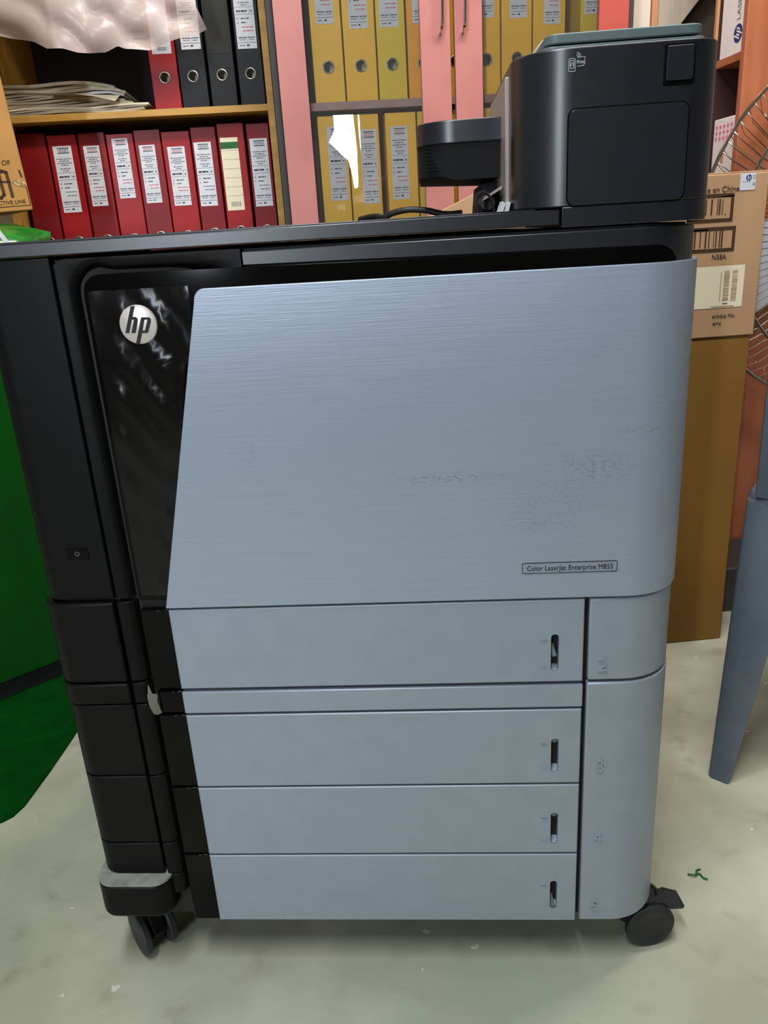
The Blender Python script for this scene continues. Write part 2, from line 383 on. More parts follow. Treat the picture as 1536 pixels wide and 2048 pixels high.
# band above the glossy panel, right of the seam, wrapping the corner
cols = []
for u in sorted(set(us(.2664, SIDE*-1+.60)+[.62, .64, .65, .655, .66, .664, .668, .671, .674])):
    if u <= .650: zb = gtop(u)+.0012
    elif u < .674: t = (u-.650)/.024; zb = gtop(.65)+.0012-.02*(1-math.sqrt(max(0, 1-t*t)))
    else: zb = .856
    cols.append((u, zb, .8960))
wrap_sheet(MB(), cols, 0, .008).build('upper_band', 'black_satin_lit', pr, .001)
# glossy panel
cols = []
for x in [.1092, .1096, .1105, .112, .1145, .118, .1225, .128]+[.14, .2, .3, .4, .5, .6, .64]+[.652, .658, .663, .667, .6695, .6710]:
    zt = gtop(x)
    if x < .128: zt = gtop(.128)-.018+math.sqrt(max(0, .018**2-(.128-x-.0008)**2)) if x > .1101 else .8652
    if x > .650: t = (x-.650)/.0212; zt -= .019*(1-math.sqrt(max(0, 1-t*t)))
    cols.append((x, .5385 if x < .3 else .80, zt))
wrap_sheet(MB(), cols, .0015, .006).build('gloss_panel', 'gloss_black', pr, .0009)
# crinkled protective film still stuck on the glossy panel
rows = []
for i in range(45):
    z = .545+(.868-.545)*i/44; x1 = .2135-(.2135-.150)*(1-(z-.5295)/(.8546-.5295)) - .003 + (.02 if z > .80 else 0)
    x1 = min(x1, .212)
    row = []
    for j in range(15):
        x = .1135+(x1-.1135)*j/14
        q = .0014*(math.sin(31*x*6+z*40)*math.sin(z*63+x*50)+.6*math.sin(z*130+x*170)+.35*math.sin(x*420-z*210))
        q *= min(1, j/3, (14-j)/2+.2)*(.35+.65*(1 if z > .58 else .4))
        row.append((x, -.0022-max(0, q+.0008), z))
    rows.append(row)
MB().grid(rows).build('protective_film', 'wrap_film', pr, 0, angle=80)
# logo disc
lg = MB().lathe([(.0, -.0036), (.0172, -.0036), (.0184, -.0030), (.0188, -.002), (.0188, -.001)], (.1584, 0, .8346), 'y', 40).build('logo_disc', 'logo_silver', pr)
m_ = MB(); logo_letters(m_, .1584, .8346, .0187, -.0044, -.0034); m_.build('logo_letters', 'ink', lg)
# big silver door
cols = []
xl0, xl1, zt0, zb0 = .1392, .2168, .8530, .5292
def dtop(u): return .8648
for k in range(19):
    x = xl0+(xl1-xl0)*k/18; cols.append((x, zb0, zb0+.001+(zt0-zb0)*k/18))
for k in range(1, 8):
    t = k/7; x = xl1+.010*(1-math.cos(t*PI/2)) ; cols.append((x, zb0, zt0+(.8648-zt0)*math.sin(t*PI/2)))
for u in [.26, .35, .45, .55]+[q for q in us(.6, .80) if q > .6]: cols.append((u, zb0-.0003*(u > .6), .8648))
dr = wrap_sheet(MB(), cols, .005, .010).build('front_door', 'silver_brushed', pr, .0013)
bd = MB(); bd.prism(rrect(.5273, .6255, .5586, .5709, .002), -.0052, -.0049, mi=0)
ring_plate(bd, rrect(.5273, .6255, .5586, .5709, .002), rrect(.5279, .6249, .5592, .5703, .0016), -.0056, -.005, 1)
add_text(bd, 'Color LaserJet Enterprise M855', .5322, .5618, -.0054, width=.0886, size=.0082, mi=1)
bd.build('name_badge', ['silver_plastic_dim', 'ink'], dr)
# drawers
def plate_slot(mb, x0, x1, z0, z1, sx, sz0, sz1, y0, y1, mi=0):
    r = .0043; hole = rrect(sx-r, sx+r, sz0, sz1, r*.98, 4); n = len(hole)     # 20 points, starts at bottom of right-bottom arc
    outer = []
    cs = [(x1, z0), (x1, z1), (x0, z1), (x0, z0)]
    fr_f, fr_b = [], []
    for y in (y0, y1):
        vs = [(p[0], y, p[1]) for p in hole]+[(c[0], y, c[1]) for c in cs]
        fs = []
        for q in range(4):
            a = q*5
            for i in range(4): fs.append((a+i, a+i+1, n+q))
            fs.append((a+4, (a+5) % n, n+(q+1) % 4, n+q))
        mb.add(vs, fs, mi)
    mb.grid([[(p[0], y0, p[1]) for p in hole], [(p[0], y1, p[1]) for p in hole]], mi, True)
    e = .0011
    o4 = [(x0, z0), (x1, z0), (x1, z1), (x0, z1)]; o5 = [(x0-e, z0-e), (x1+e, z0-e), (x1+e, z1+e), (x0-e, z1+e)]
    mb.grid([[(p[0], y0, p[1]) for p in o4], [(p[0], y0+e, p[1]) for p in o5], [(p[0], y1, p[1]) for p in o5], [(p[0], y1, p[1]) for p in o4]], mi, True)
drawers = [(.4255, .5262, .4387, .4848, .5632, .462, 1), (.2892, .3895, .3045, .3508, .5650, .3475, 0), (.1868, .2866, .2003, .2464, .5660, .2430, 0), (.0795, .1842, .0991, .1431, .5665, .108, 1)]
for k, (z0, z1, s0, s1, sx, pz, tilt) in enumerate(drawers):
    m_ = MB(); xr = .5940; plate_slot(m_, .1416, xr-.0011, z0+.0011, z1-.0011, sx, s0, s1, -.003, .007)
    d_ = m_.build('paper_drawer', 'silver_plastic_dim', pr, 0, angle=20)
    MB().box(.1075, .1402, -.0005, .008, z0, z1-.0005).build('drawer_end', 'gloss_black', d_, .0008)
    MB().box(sx-.012, sx+.012, .009, .012, s0-.006, s1+.006).build('slot_back', 'slot_black', d_)
    m_ = MB(); m_.prism([(-.001, s0+.0002), (.0085, s0+.0002), (.0085, s0+.0042)], sx-.0041, sx+.0041, 'yz'); m_.build('slot_ramp', 'silver_plastic_dim', d_)
    m_ = MB()
    if tilt: m_.tube([(sx-.0018, .0075, pz+.006), (sx-.001, .002, pz), (sx, -.0022, pz-.0045)], [.0021, .0022, .0028], 10)
    else: m_.tube([(sx, .0085, pz), (sx, -.001, pz-.0006)], .0029, 12)
    m_.build('level_pin', 'grey_green_plastic', d_)
    xa, xb = sx-.0160, sx-.0075; zt = s1-.0055; zl = s0+.006
    fr = MB(); ring_plate(fr, rrect(xa, xb, zt-.004, zt, .0003, 1), rrect(xa+.0007, xb-.0007, zt-.0033, zt-.0007, .0002, 1), -.0037, -.0028)
    fr.build('full_mark', 'silver_plastic_dim', d_); MB().box(xa+.0007, xb-.0007, -.0036, -.0029, zt-.0022, zt-.0016).build('full_line', 'silver_plastic_dim', d_)
    MB().prism([(xa, zl), (xb, zl), (xb, zl+.0032), (xb-.0007, zl+.0032), (xb-.0007, zl+.0009), (xa+.0007, zl+.0009), (xa+.0007, zl+.0032), (xa, zl+.0032)], -.0037, -.0028).build('empty_mark', 'silver_plastic_dim', d_)
ts = MB().box(.1405, .5945, -.004, .007, .3932, .4215).build('trim_strip', 'silver_plastic_dim', pr, .0012)
MB().box(.1115, .1402, -.001, .008, .3932, .4212).build('strip_end', 'gloss_black', ts, .0008)
tp = MB()
tp.grid([[(.1005, -.0055, .4215), (.1065, -.0062, .4225), (.112, -.0042, .4205)], [(.1003, -.0062, .415), (.1055, -.0080, .413), (.1112, -.0060, .412)], [(.1006, -.0052, .404), (.1062, -.0070, .402), (.1126, -.0050, .401)], [(.1035, -.0046, .394), (.1085, -.0056, .3935), (.1135, -.004, .395)]])
tp.prism([(.1065, .4225), (.1035, .434), (.1015, .4215)], -.0058, -.0052)
tp.build('tape_piece', 'clear_tape', pr)
MB().box(.1065, .1402, -.0004, .01, .0795, .106).build('base_end', 'black_core', pr)
# right silver column with embossed tray numbers
c1 = rect_wrap('corner_panel', 'silver_plastic_dim', .5995, .82, .4262, .5258, .002, .009, .0016)
c2 = wrap_sheet(MB(), [(u, .0808, .4228) for u in us(.5990, .82)], .003, .010).build('corner_panel', 'silver_plastic_dim', pr, .0016)
for t, z, x, pp in (('2', .4384, .6095, c1), ('3', .3058, .6107, c2), ('4', .2030, .6115, c2), ('5', .0982, .6108, c2)):
    m_ = MB(); add_text(m_, t, x, z, -.0034 if pp is c2 else -.0024, size=.0235, depth=.0018); m_.build('tray_number', 'silver_plastic_dim', pp, angle=8)
# foot cover with dusty ledge
def rr_xy(x0, x1, y0, y1, r, n=6): return rrect(x0, x1, y0, y1, r, n)
ft = MB()
ft.prism(rr_xy(-.007, .089, -.022, .10, .022), .103, .1555, 'xy')
ft.build('foot_cover', 'black_plastic_shaded', pr, .005)
MB().prism(rr_xy(-.0068, .0888, -.0218, .098, .0218), .1535, .1570, 'xy').build('foot_ledge', 'dusty_plastic', pr)
MB().box(.02, .66, .03, .6, .066, .0825).build('base_plate', 'black_core', pr)
# casters
def caster(x, y, rot, brake, two=True):
    c = thing_part('caster', pr, (x, y, 0), rot)
    for s in ((-1, 1) if two else (1,)):
        m_ = MB(); a, b = (.0115*s, .024*s); lo, hi = min(a, b), max(a, b)
        m_.lathe([(.010, lo), (.026, lo), (.0315, lo+.0012), (.033, lo+.003), (.033, hi-.003), (.0315, hi-.0012), (.026, hi), (.022, hi-.0012 if s > 0 else hi), (.010, hi-.001)], (0, 0, .033), 'x', 32)
        m_.build('wheel', 'rubber', c)
    m_ = MB(); m_.prism([(-.030, .040), (-.012, .018), (.018, .020), (.024, .045), (.014, .066), (-.014, .068)], -.0085, .0085, 'yz'); m_.lathe([(.012, .05), (.012, .07)], (0, .004, 0), 'z', 16)
    m_.build('fork', 'black_plastic_shaded', c, .0015)
    if brake:
        m_ = MB(); m_.prism([(-.012, -.02), (.010, -.02), (.010, .012), (.015, .018), (.012, .040), (-.012, .040), (-.015, .018), (-.012, .012)], .008, .014, 'xy'); m_.build('brake_tab', 'rubber', c, .0012, loc=brake[0], rot=brake[1])
    return c
def thing_part(name, par, loc, rotz):
    o = bpy.data.objects.new(name, None); o.empty_display_size = .03; COL.objects.link(o); o.parent = par; o.location = loc; o.rotation_euler = (0, 0, rotz); return o
caster(.031, .034, R(42), None)
caster(.694, .052, R(-78), ((.006, .006, .0565), (R(-22), R(8), R(0))))
caster(.05, .58, R(20), None); caster(.64, .58, R(-20), None)
# lid
lid = MB(); lid.box(-.003, .5612, -.001, .62, .9022, .9152); lid.build('top_lid', 'black_satin_lit', pr, .0012)
MB().box(.005, .540, .004, .60, .9150, .9166).build('lid_plate', 'black_satin_lit', pr, .0006)
# control block
bl = [(.572-.05*math.cos(R(90*k/12)), .05-.05*math.sin(R(90*k/12))) for k in range(13)]
bl += [(.668+.030*math.sin(R(90*k/8)), .030-.030*math.cos(R(90*k/8))) for k in range(9)]
bl += [(.698, .30), (.522, .30)]
cb = MB().prism(bl, .9168, 1.0435, 'xy').build('control_block', 'black_satin_lit', pr, .0015)
bb = [(.5632, 0)]+[(.637+.060*math.sin(R(90*k/8)), .060-.060*math.cos(R(90*k/8))) for k in range(9)]+[(.697, .30), (.5632, .30)]
MB().prism([(.5632, 0), (.668, 0)]+[(.668+.030*math.sin(R(90*k/8)), .030-.030*math.cos(R(90*k/8))) for k in range(1, 9)]+[(.698, .30), (.5632, .30)], .8995, .9169, 'xy').build('block_base', 'black_satin_lit', pr, .0008)
m_ = MB(); m_.prism(rrect(.5665, .6705, .9165, .9967, .0075), -.0005, .002, mi=1); m_.prism(rrect(.5677, .6693, .9177, .9955, .0065), -.0011, .002)
m_.build('service_flap', ['black_satin_lit', 'slot_black'], cb, .0004)
m_ = MB(); m_.prism(rrect(.6463, .6723, 1.0085, 1.0402, .002), -.0005, .002, mi=1); m_.prism(rrect(.6484, .6707, 1.0125, 1.0385, .0016), -.0022, .002)
m_.build('port_cover', ['black_satin_lit', 'slot_black'], cb, .0005)
# printed icon: phone, waves and sheet
m_ = MB(); T_ = .00024
def outline(pts, y=-.0004, close=True):
    m_.tube([(p[0], y, p[1]) for p in pts], T_, 5, closed=close)
outline(rrect(.5668, .5722, 1.0248, 1.0345, .0012, 3)); outline(rrect(.5680, .5711, 1.0273, 1.0330, .0004, 2))
outline([(.5695+.0011*math.cos(R(a)), 1.0303+.0011*math.sin(R(a))) for a in range(0, 360, 40)])
outline([(.5738, 1.0352), (.5802, 1.0355), (.5802, 1.0302), (.5790, 1.0288), (.5738, 1.0285)], close=False)
for r_ in (.0012, .0024, .0036): outline([(.5731+r_*math.cos(R(a)), 1.0355+r_*math.sin(R(a))) for a in (5, 25, 45, 65, 85)], close=False)
add_text(m_, 'Print', .5734, 1.0304, -.0004, width=.0062, size=.0042)
m_.build('print_icon', 'print_white', cb)
for nm, x0, x1, z0, z1 in (('scanner_lid', .5505, .6850, 1.0502, 1.0585), ('scanner_base', .5485, .6880, 1.0430, 1.0490)):
    MB().prism(rr_xy(x0, x1, .022, .26, .010), z0, z1, 'xy').build(nm, 'grey_green_plastic', pr, .0012)
MB().prism(rr_xy(.553, .683, .026, .25, .008), 1.0485, 1.0505, 'xy').build('lid_seam', 'slot_black', pr)
# pale shell and slanted arm behind the block
MB().box(.5180, .5225, .060, .28, .9168, 1.034).build('rear_shell', 'light_shell', pr, .0015)
MB().prism([(.5080, .985), (.520, .985), (.5620, 1.058), (.5770, 1.084), (.5720, 1.090), (.5540, 1.070)], .21, .40).build('slanted_arm', 'light_shell', pr, .001)
# projecting holder left of the block
hp_ = [(.5265, .1), (.5265, .30), (.432, .30), (.432, .20)]
hold = [(.4725-.040*math.cos(R(90*k/10)), .145-.040*math.sin(R(90*k/10))) for k in range(11)]+[(.526, .105), (.526, .32), (.4325, .32)]
ho = MB().prism(hold, .9850, 1.0065, 'xy').build('side_holder', 'black_satin_lit', pr, .0012)
u_ = MB()
top = [(x+.001, y+.003) for x, y in hold]; 
def low(p):
    x, y = p; t = (x-.432)/.095
    return (x, min(y+.01, .32), .9560-.012*max(0, min(1, (t-.25)/.45)) + .008*max(0, (t-.8)/.2))
u_.grid([[(p[0], p[1], .9852) for p in top], [low(p) for p in top]], 0, True); u_.face([low(p) for p in top]); u_.face([(p[0], p[1], .9852) for p in top])
u_.build('holder_underside', 'black_core', pr)
gr = MB()
for k in range(6): gr.box(.440, .470, .1195, .122, .9615+.0035*k, .9630+.0035*k)
gr.build('grip_ribs', 'black_plastic_shaded', ho)
MB().prism([(.497, .9166), (.530, .9166), (.535, .953), (.500, .948)], .16, .30).build('holder_post', 'black_core', pr, .001)
MB().prism([(.498, .9290), (.5165, .9390), (.5165, .9415), (.5000, .9325)], .08, .16).build('pale_strut', 'light_shell', pr)
MB().lathe([(.0, .10), (.0075, .10), (.0085, .105), (.0085, .15)], (.5035, 0, .9275), 'y', 20).build('hinge_knob', 'rubber', pr)
m_ = MB()
for x in (.5098, .5150): m_.prism([(x, .9168), (x+.0042, .9168), (x+.0062, .9245), (x+.0035, .9262)], .04, .07)
m_.build('pale_clip', 'paper', pr)


# ------------------------------------------------------------------ cable lying on the printer lid
Mp = Matrix.Translation((-.32692, .82429, 0))@Matrix.Rotation(R(-8.45), 4, 'Z')
def smooth(pts, n=6):
    pts = [Vector(p) for p in pts]; out = []
    for i in range(len(pts)-1):
        p0, p1, p2, p3 = pts[max(i-1, 0)], pts[i], pts[i+1], pts[min(i+2, len(pts)-1)]
        for k in range(n):
            t = k/n; out.append(.5*((2*p1)+(p2-p0)*t+(2*p0-5*p1+4*p2-p3)*t*t+(3*p1-p0-3*p2+p3)*t**3))
    return out+[pts[-1]]
cp = [(a_, b_, c_+.0012) for a_, b_, c_ in [(.352, .335, .9205), (.366, .32, .9225), (.376, .31, .9228), (.386, .30, .9208), (.398, .295, .9255), (.418, .29, .9280), (.440, .29, .9258), (.463, .29, .9202), (.484, .285, .9202), (.4915, .25, .9215), (.4955, .22, .930), (.502, .205, .938), (.5085, .20, .934), (.5115, .20, .922), (.513, .21, .9205)]]
m_ = MB().tube(smooth([Mp@Vector(p) for p in cp[:9]]), .0038, 10); cable = m_.build('power_cable', 'cord'); tag(cable, 'black cable snaking over the top of the printer', 'cable')
m_ = MB()
lp = smooth([Mp@Vector(p) for p in [(.4905, .062, .9172), (.4885, .062, .926), (.4905, .062, .9335), (.4965, .062, .9358), (.5020, .062, .932), (.5055, .062, .9245), (.5070, .062, .9175)]])
m_.grid([[q+Vector((0, -.004, 0)) for q in lp], [q+Vector((0, .004, 0)) for q in lp], [q+Vector((0, .004, .0016)) for q in lp], [q+Vector((0, -.004, .0016)) for q in lp], [q+Vector((0, -.004, 0)) for q in lp]])
tag(m_.build('strap_loop', 'cord'), 'short black strap looped upright on printer lid beside the control block', 'strap')

# ------------------------------------------------------------------ binders
def label_mesh(w, h, style, seed):
    rnd = random.Random(seed); m = MB(); y1, y2 = -.0008, -.0011
    def r(x0, x1, t0, t1, mi): m.rect((x0-.5)*w, (x1-.5)*w, (1-t1)*h, (1-t0)*h, y2, mi)
    m.box(-w/2, w/2, y1, 0, 0, h, 0)
    if style == 'green':
        r(.0, 1, .06, .15, 4)
        for k in range(6): r(.06, 1, .17+.125*k, .173+.125*k, 2)
        for k in range(14): x = .25+.04*k; r(x, x+.012+.02*rnd.random(), .88, .945, 2)
        return m.mesh('label', ['paper_cream', 'ink', 'ink_grey', 'ink_red', 'ink_green'])
    if style == 'barcode':
        for k in range(12): x = .3+.04*k; r(x, x+.02, .90, .955, 2)
        return m.mesh('label', ['paper', 'ink', 'ink_grey', 'ink_red', 'ink_green'])
    head = 3 if style == 'red' else 1
    if style in ('red', 'dark'):
        r(.22, .86, .028, .04, 1); r(.22, .86, .098, .11, 1)
        x = .25
        for k in range(8):
            r(x, x+.055, .052, .060, head); r(x+.02*(k % 2), x+.018+.02*(k % 2), .052, .088, head); 
            if k % 3: r(x, x+.055, .080, .088, head)
            x += .073
    def words(t, x0, x1, th, mi):
        x = x0
        while x < x1:
            d = min(.08+.16*rnd.random(), x1-x); r(x, x+d, t, t+th, mi); x += d+.03
    for t, a, b in ((.185, .1, .93), (.217, .24, .76), (.248, .1, .92), (.278, .3, .7), (.33, .22, .78), (.362, .35, .68)): words(t, a, b, .012, 2)
    r(.03, .98, .395, .399, 2); r(.03, .98, .50, .504, 2); r(.74, .75, .395, .50, 2); words(.445, .1, .66, .024, 1); words(.45, .82, .9, .018, 1)
    for t in (.555, .615): r(.1, .15, t, t+.014, 1); words(t, .3, .75 if t < .6 else .58, .014, 1)
    c = 3 if style == 'red' else 2
    words(.68, .3, .92, .012, c); words(.735, .36, .9, .012, c)
    words(.83, .1, .5, .016, 2); words(.83, .58, .94, .016, 2); r(.02, .98, .835, .838, 2); words(.865, .12, .45, .01, 2); words(.865, .62, .9, .01, 2)
    r(.53, .54, .84, .91, 2); r(.02, .98, .91, .915, 1); words(.945, .1, .38, .014, 2); words(.94, .48, .62, .022, 1)
    return m.mesh('label', ['paper', 'ink', 'ink_grey', 'ink_red', 'ink_green'])
BH = .330
binder_cache = {}
def binder_meshes(w, colour):
    key = (round(w, 3), colour)
    if key in binder_cache: return binder_cache[key]
    m = MB(); hz, hr = .076, .0125; n = 24; hw = w/2
    circ = [(hr*math.cos(2*PI*k/n), hz+hr*math.sin(2*PI*k/n)) for k in range(n)]
    s = .02
    def sq(k):
        a = 2*PI*k/n; c_, s_ = math.cos(a), math.sin(a); q = s/max(abs(c_), abs(s_)); return (c_*q, hz+s_*q)
    m.grid([[(p[0], 0, p[1]) for p in circ], [(sq(k)[0], 0, sq(k)[1]) for k in range(n)]], 0, True)
    e = .0016
    for x0, x1, z0, z1 in ((-hw+e, hw-e, 0, hz-s), (-hw+e, hw-e, hz+s, BH), (-hw+e, -s, hz-s, hz+s), (s, hw-e, hz-s, hz+s)): m.rect(x0, x1, z0, z1, 0)
    for sg in (-1, 1):
        xo, xi = sg*hw, sg*(hw-.0028)
        pts = [(sg*(hw-e), 0), (sg*(hw-.0005), .0005), (xo, e), (xo, .285), (xi, .285), (xi, .003), (sg*(hw-e), .002)]
        m.prism(pts, 0, BH, 'xy')
    m.rect(-hw+.003, hw-.003, 0, hz-s, .002); m.rect(-hw+.003, hw-.003, hz+s, BH, .002)
    cover = m.mesh('cover', colour, 30); cover.polygons.foreach_set('use_smooth', [False]*len(cover.polygons))
    paper = MB().box(-hw+.007, hw-.012, .035, .262, .010, .300).mesh('paper_block', 'paper_cream')
    rg = MB(); rows = []
    for rr, y in ((hr-.0022, .012), (hr-.0022, -.0005), (hr-.001, -.0016), (hr+.0008, -.0016), (hr+.0018, -.0002), (hr+.0018, .0002)):
        rows.append([(rr*math.cos(2*PI*k/n), y, hz+rr*math.sin(2*PI*k/n)) for k in range(n)])
    rg.grid(rows, 0, True); ring = rg.mesh('finger_ring', 'ring_metal', 60)
    binder_cache[key] = (cover, paper, ring); return binder_cache[key]
def add_obj(name, me, par, loc=(0, 0, 0)):
    o = bpy.data.objects.new(name, me); COL.objects.link(o); o.parent = par; o.location = loc; return o
def binder(x0, x1, y, z, colour, lab, label, group, tilt=0):
    if y == 2.13:
        y = 2.106; x0 *= .989; x1 *= .989
        if lab: lab = (lab[0], lab[1], lab[2], lab[3]*.989, .907+(lab[4]-.907)*.989, lab[5])
    if y == 2.24:
        y = 2.265; x0 *= 1.011; x1 *= 1.011
        if lab: lab = (lab[0], lab[1], lab[2], lab[3]*1.011, .907+(lab[4]-.907)*1.011, lab[5])
    w = x1-x0; t = thing('ring_binder', label, 'binder', ((x0+x1)/2, y, z), 0, group, rot=(0, tilt, 0))
    c, p, r = binder_meshes(w, colour); add_obj('cover', c, t); add_obj('paper_block', p, t); add_obj('finger_ring', r, t)
    if lab:
        style, lw, lh, lx, lz, seed = lab
        add_obj('label', label_mesh(lw, lh, style, seed), t, (lx-(x0+x1)/2, 0, lz-z))
    return t
zs = .848
G = 'red ring binders on the lower open shelf'
reds = [(-.702, -.636, 'binder_dark_red_shaded', None, 'dark red ring binder without a label, leftmost on the lower open shelf'),
 (-.631, -.560, 'binder_red_shaded', ('dark', .046, .157, -.5975, .995, 1), 'red ring binder with the longest greyish label, second from left on the lower shelf'),
 (-.5555, -.489, 'binder_dark_red_shaded', ('red', .040, .142, -.5255, 1.006, 2), 'dark red ring binder with a red-headed label, third from left on the lower shelf'),
 (-.486, -.419, 'binder_red_shaded', ('red', .040, .143, -.453, 1.024, 3), 'red ring binder whose label sits highest with a cut corner'),
 (-.4165, -.351, 'binder_dark_red_shaded', ('red', .040, .137, -.3875, 1.006, 4), 'red ring binder with red-headed label and finger ring peeping over the printer'),
 (-.3485, -.278, 'binder_red_shaded', ('red', .044, .143, -.3155, .999, 5), 'red ring binder with red-headed white label, directly right of the one whose finger ring shows'),
 (-.2745, -.212, 'binder_dark_red_shaded', ('dark', .044, .152, -.248, .991, 6), 'red ring binder with a black-headed white label, left of the cream-labelled one'),
 (-.2075, -.140, 'binder_red_shaded', ('green', .045, .171, -.180, .975, 7), 'red ring binder with a cream label crossed by a green band'),
 (-.1335, -.0765, 'binder_dark_red_shaded', ('dark', .045, .161, -.1055, .982, 8), 'red ring binder with a black-headed label, rightmost on the lower shelf')]
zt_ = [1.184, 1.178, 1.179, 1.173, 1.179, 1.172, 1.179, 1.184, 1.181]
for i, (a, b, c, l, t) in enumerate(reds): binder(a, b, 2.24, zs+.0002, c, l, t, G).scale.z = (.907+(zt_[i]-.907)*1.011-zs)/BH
zs2 = 1.2225
binder(-.352, -.286, 2.24, zs2, 'binder_red_shaded', ('barcode', .048, .15, -.318, 1.346, 9), 'single red ring binder on the upper open shelf beside the black ones', 'binders on the upper open shelf')
binder(-.283, -.217, 2.24, zs2, 'binder_black', ('red', .048, .15, -.2455, 1.353, 10), 'black ring binder with a white label next to the red one on the upper shelf', 'binders on the upper open shelf')
b_ = binder(-.210, -.146, 2.24, zs2, 'binder_black', None, 'black ring binder with an empty clear label pocket, middle of the three black ones', 'binders on the upper open shelf')
MB().box(-.026, .026, -.0012, -.0004, .124, .29).build('label_pocket', 'clear_film', b_)
binder(-.138, -.076, 2.24, zs2, 'binder_black', ('red', .048, .15, -.108, 1.349, 11), 'black ring binder with white label, rightmost on the upper open shelf', 'binders on the upper open shelf')
zy = 1.2005; GY = 'yellow ring binders behind the glass doors, upper row'
ups = [(.048, .1205, 'binder_yellow', ('red', .042, .15, .083, 1.3705, 12), 'yellow ring binder leftmost in the upper row behind the left glass door'),
 (.124, .200, 'binder_yellow', ('red', .044, .15, .162, 1.358, 13), 'yellow ring binder second from left in the upper left-door row'),
 (.2035, .272, 'binder_lemon', ('red', .044, .15, .2345, 1.3585, 14), 'lemon yellow ring binder, third in the upper row behind the left door'),
 (.2765, .350, 'binder_amber', ('red', .044, .15, .313, 1.364, 15), 'amber ring binder half hidden by the stile left of the left door handle'),
 (.354, .430, 'binder_yellow', None, 'yellow ring binder glimpsed through the slit between the two cabinet doors'),
 (.434, .5015, 'binder_yellow', ('dark', .044, .15, .4645, 1.3685, 16), 'yellow ring binder leftmost in the upper row behind the right glass door'),
 (.5055, .579, 'binder_yellow', ('dark', .042, .15, .546, 1.3655, 17), 'yellow ring binder second in the upper row behind the right glass door'),
 (.583, .661, 'binder_yellow', ('red', .040, .15, .628, 1.3495, 18), 'yellow ring binder third in the upper row behind the right glass door'),
 (.699, .757, 'binder_lemon', ('dark', .040, .15, .728, 1.367, 19), 'yellow ring binder rightmost in the upper row, next to the red door stile')]
for i, (a, b, c, l, t) in enumerate(ups):
    binder(a, b, 2.13, zy, c, l, t, GY)
zl_ = .8425; GL = 'yellow ring binders behind the glass doors, lower row'
los = [(.047, .1175, 'binder_yellow', ('red', .042, .167, .0895, .983, 20), 'yellow ring binder leftmost in the lower row, behind the bright glare'),
 (.1205, .1965, 'binder_yellow', ('red', .040, .168, .169, .972, 21), 'yellow ring binder in the middle of the lower row behind the left glass door'),
 (.2130, .2890, 'binder_yellow', ('red', .042, .166, .2455, .978, 22), 'yellow ring binder in the lower row left of the projecting black holder'),
 (.2930, .366, 'binder_lemon', None, 'yellow ring binder in the lower row mostly behind the black holder')]
for a, b, c, l, t in los: binder(a, b, 2.13, zl_, c, l, t, GL)
binder(.37, .436, 2.13, zl_, 'binder_yellow', None, 'yellow ring binder in the lower row glimpsed through the slit between the doors', GL)
binder(.44, .51, 2.13, zl_, 'binder_yellow', None, 'yellow ring binder in the lower row peeping out above the slanted printer arm', GL)

# ------------------------------------------------------------------ open shelf unit (left)
un = thing('open_bookcase', 'open wooden bookcase with a dark back holding red and black binders', 'bookcase', (0, 0, 0))
MB().box(-.745, -.727, 2.22, 2.595, 0, 1.95).build('side_panel', 'shelf_wood', un, .001)
MB().box(-.0725, -.0555, 2.215, 2.595, 0, 1.95).build('side_panel', 'shelf_wood', un, .001)
MB().box(-.745, -.0555, 2.595, 2.61, 0, 1.95).build('back_panel', 'cabinet_back', un)
for z in (.05, .46, .832, 1.2065, 1.57, 1.934): MB().box(-.727, -.0725, 2.22, 2.595, z, z+.0158).build('shelf', 'shelf_wood', un, .0008)
# paper stack
ps = thing('paper_stack', 'untidy stack of old papers lying on the upper open shelf', 'paper stack', (0, 0, 0))
rnd = random.Random(3)
z = 1.2228; k = 0
while z < 1.292:
    h = .0035+.004*rnd.random(); xr = -.43+.03*rnd.random()-(.02 if z > 1.26 else 0)+(.03 if z < 1.25 else 0); yo = 2.25+.012*rnd.random()
    rows = []
    for t in range(9):
        x = -.722+(xr+.722)*t/8; sag = -.0025*math.sin(t*1.1+k) - (.010*max(0, (t-6)/2)**2 if z > 1.24 else 0)
        sag = max(sag, 1.2226-z) if k == 0 else sag
        rows.append([(x, yo, max(z+sag, 1.2226)), (x, yo+.21, max(z+sag, 1.2226)), (x, yo+.21, max(z+h+sag, 1.224)), (x, yo, max(z+h+sag, 1.224))])
    m_ = MB().grid(rows, 0, True); m_.face(rows[0]); m_.face(rows[-1])
    m_.build('paper_sheaf', ('paper_old', 'paper', 'paper_old', 'paper_cream')[k % 4] if z > 1.262 or k % 3 == 0 else 'paper_old', ps)
    z += h+.0004; k += 1
m_ = MB(); m_.grid([[(-.60, 2.246, 1.271), (-.55, 2.238, 1.269), (-.50, 2.232, 1.260), (-.447, 2.232, 1.247)], [(-.60, 2.262, 1.272), (-.55, 2.262, 1.271), (-.50, 2.262, 1.268), (-.436, 2.25, 1.262)]])
m_.build('loose_sheet', 'paper_cream', ps)
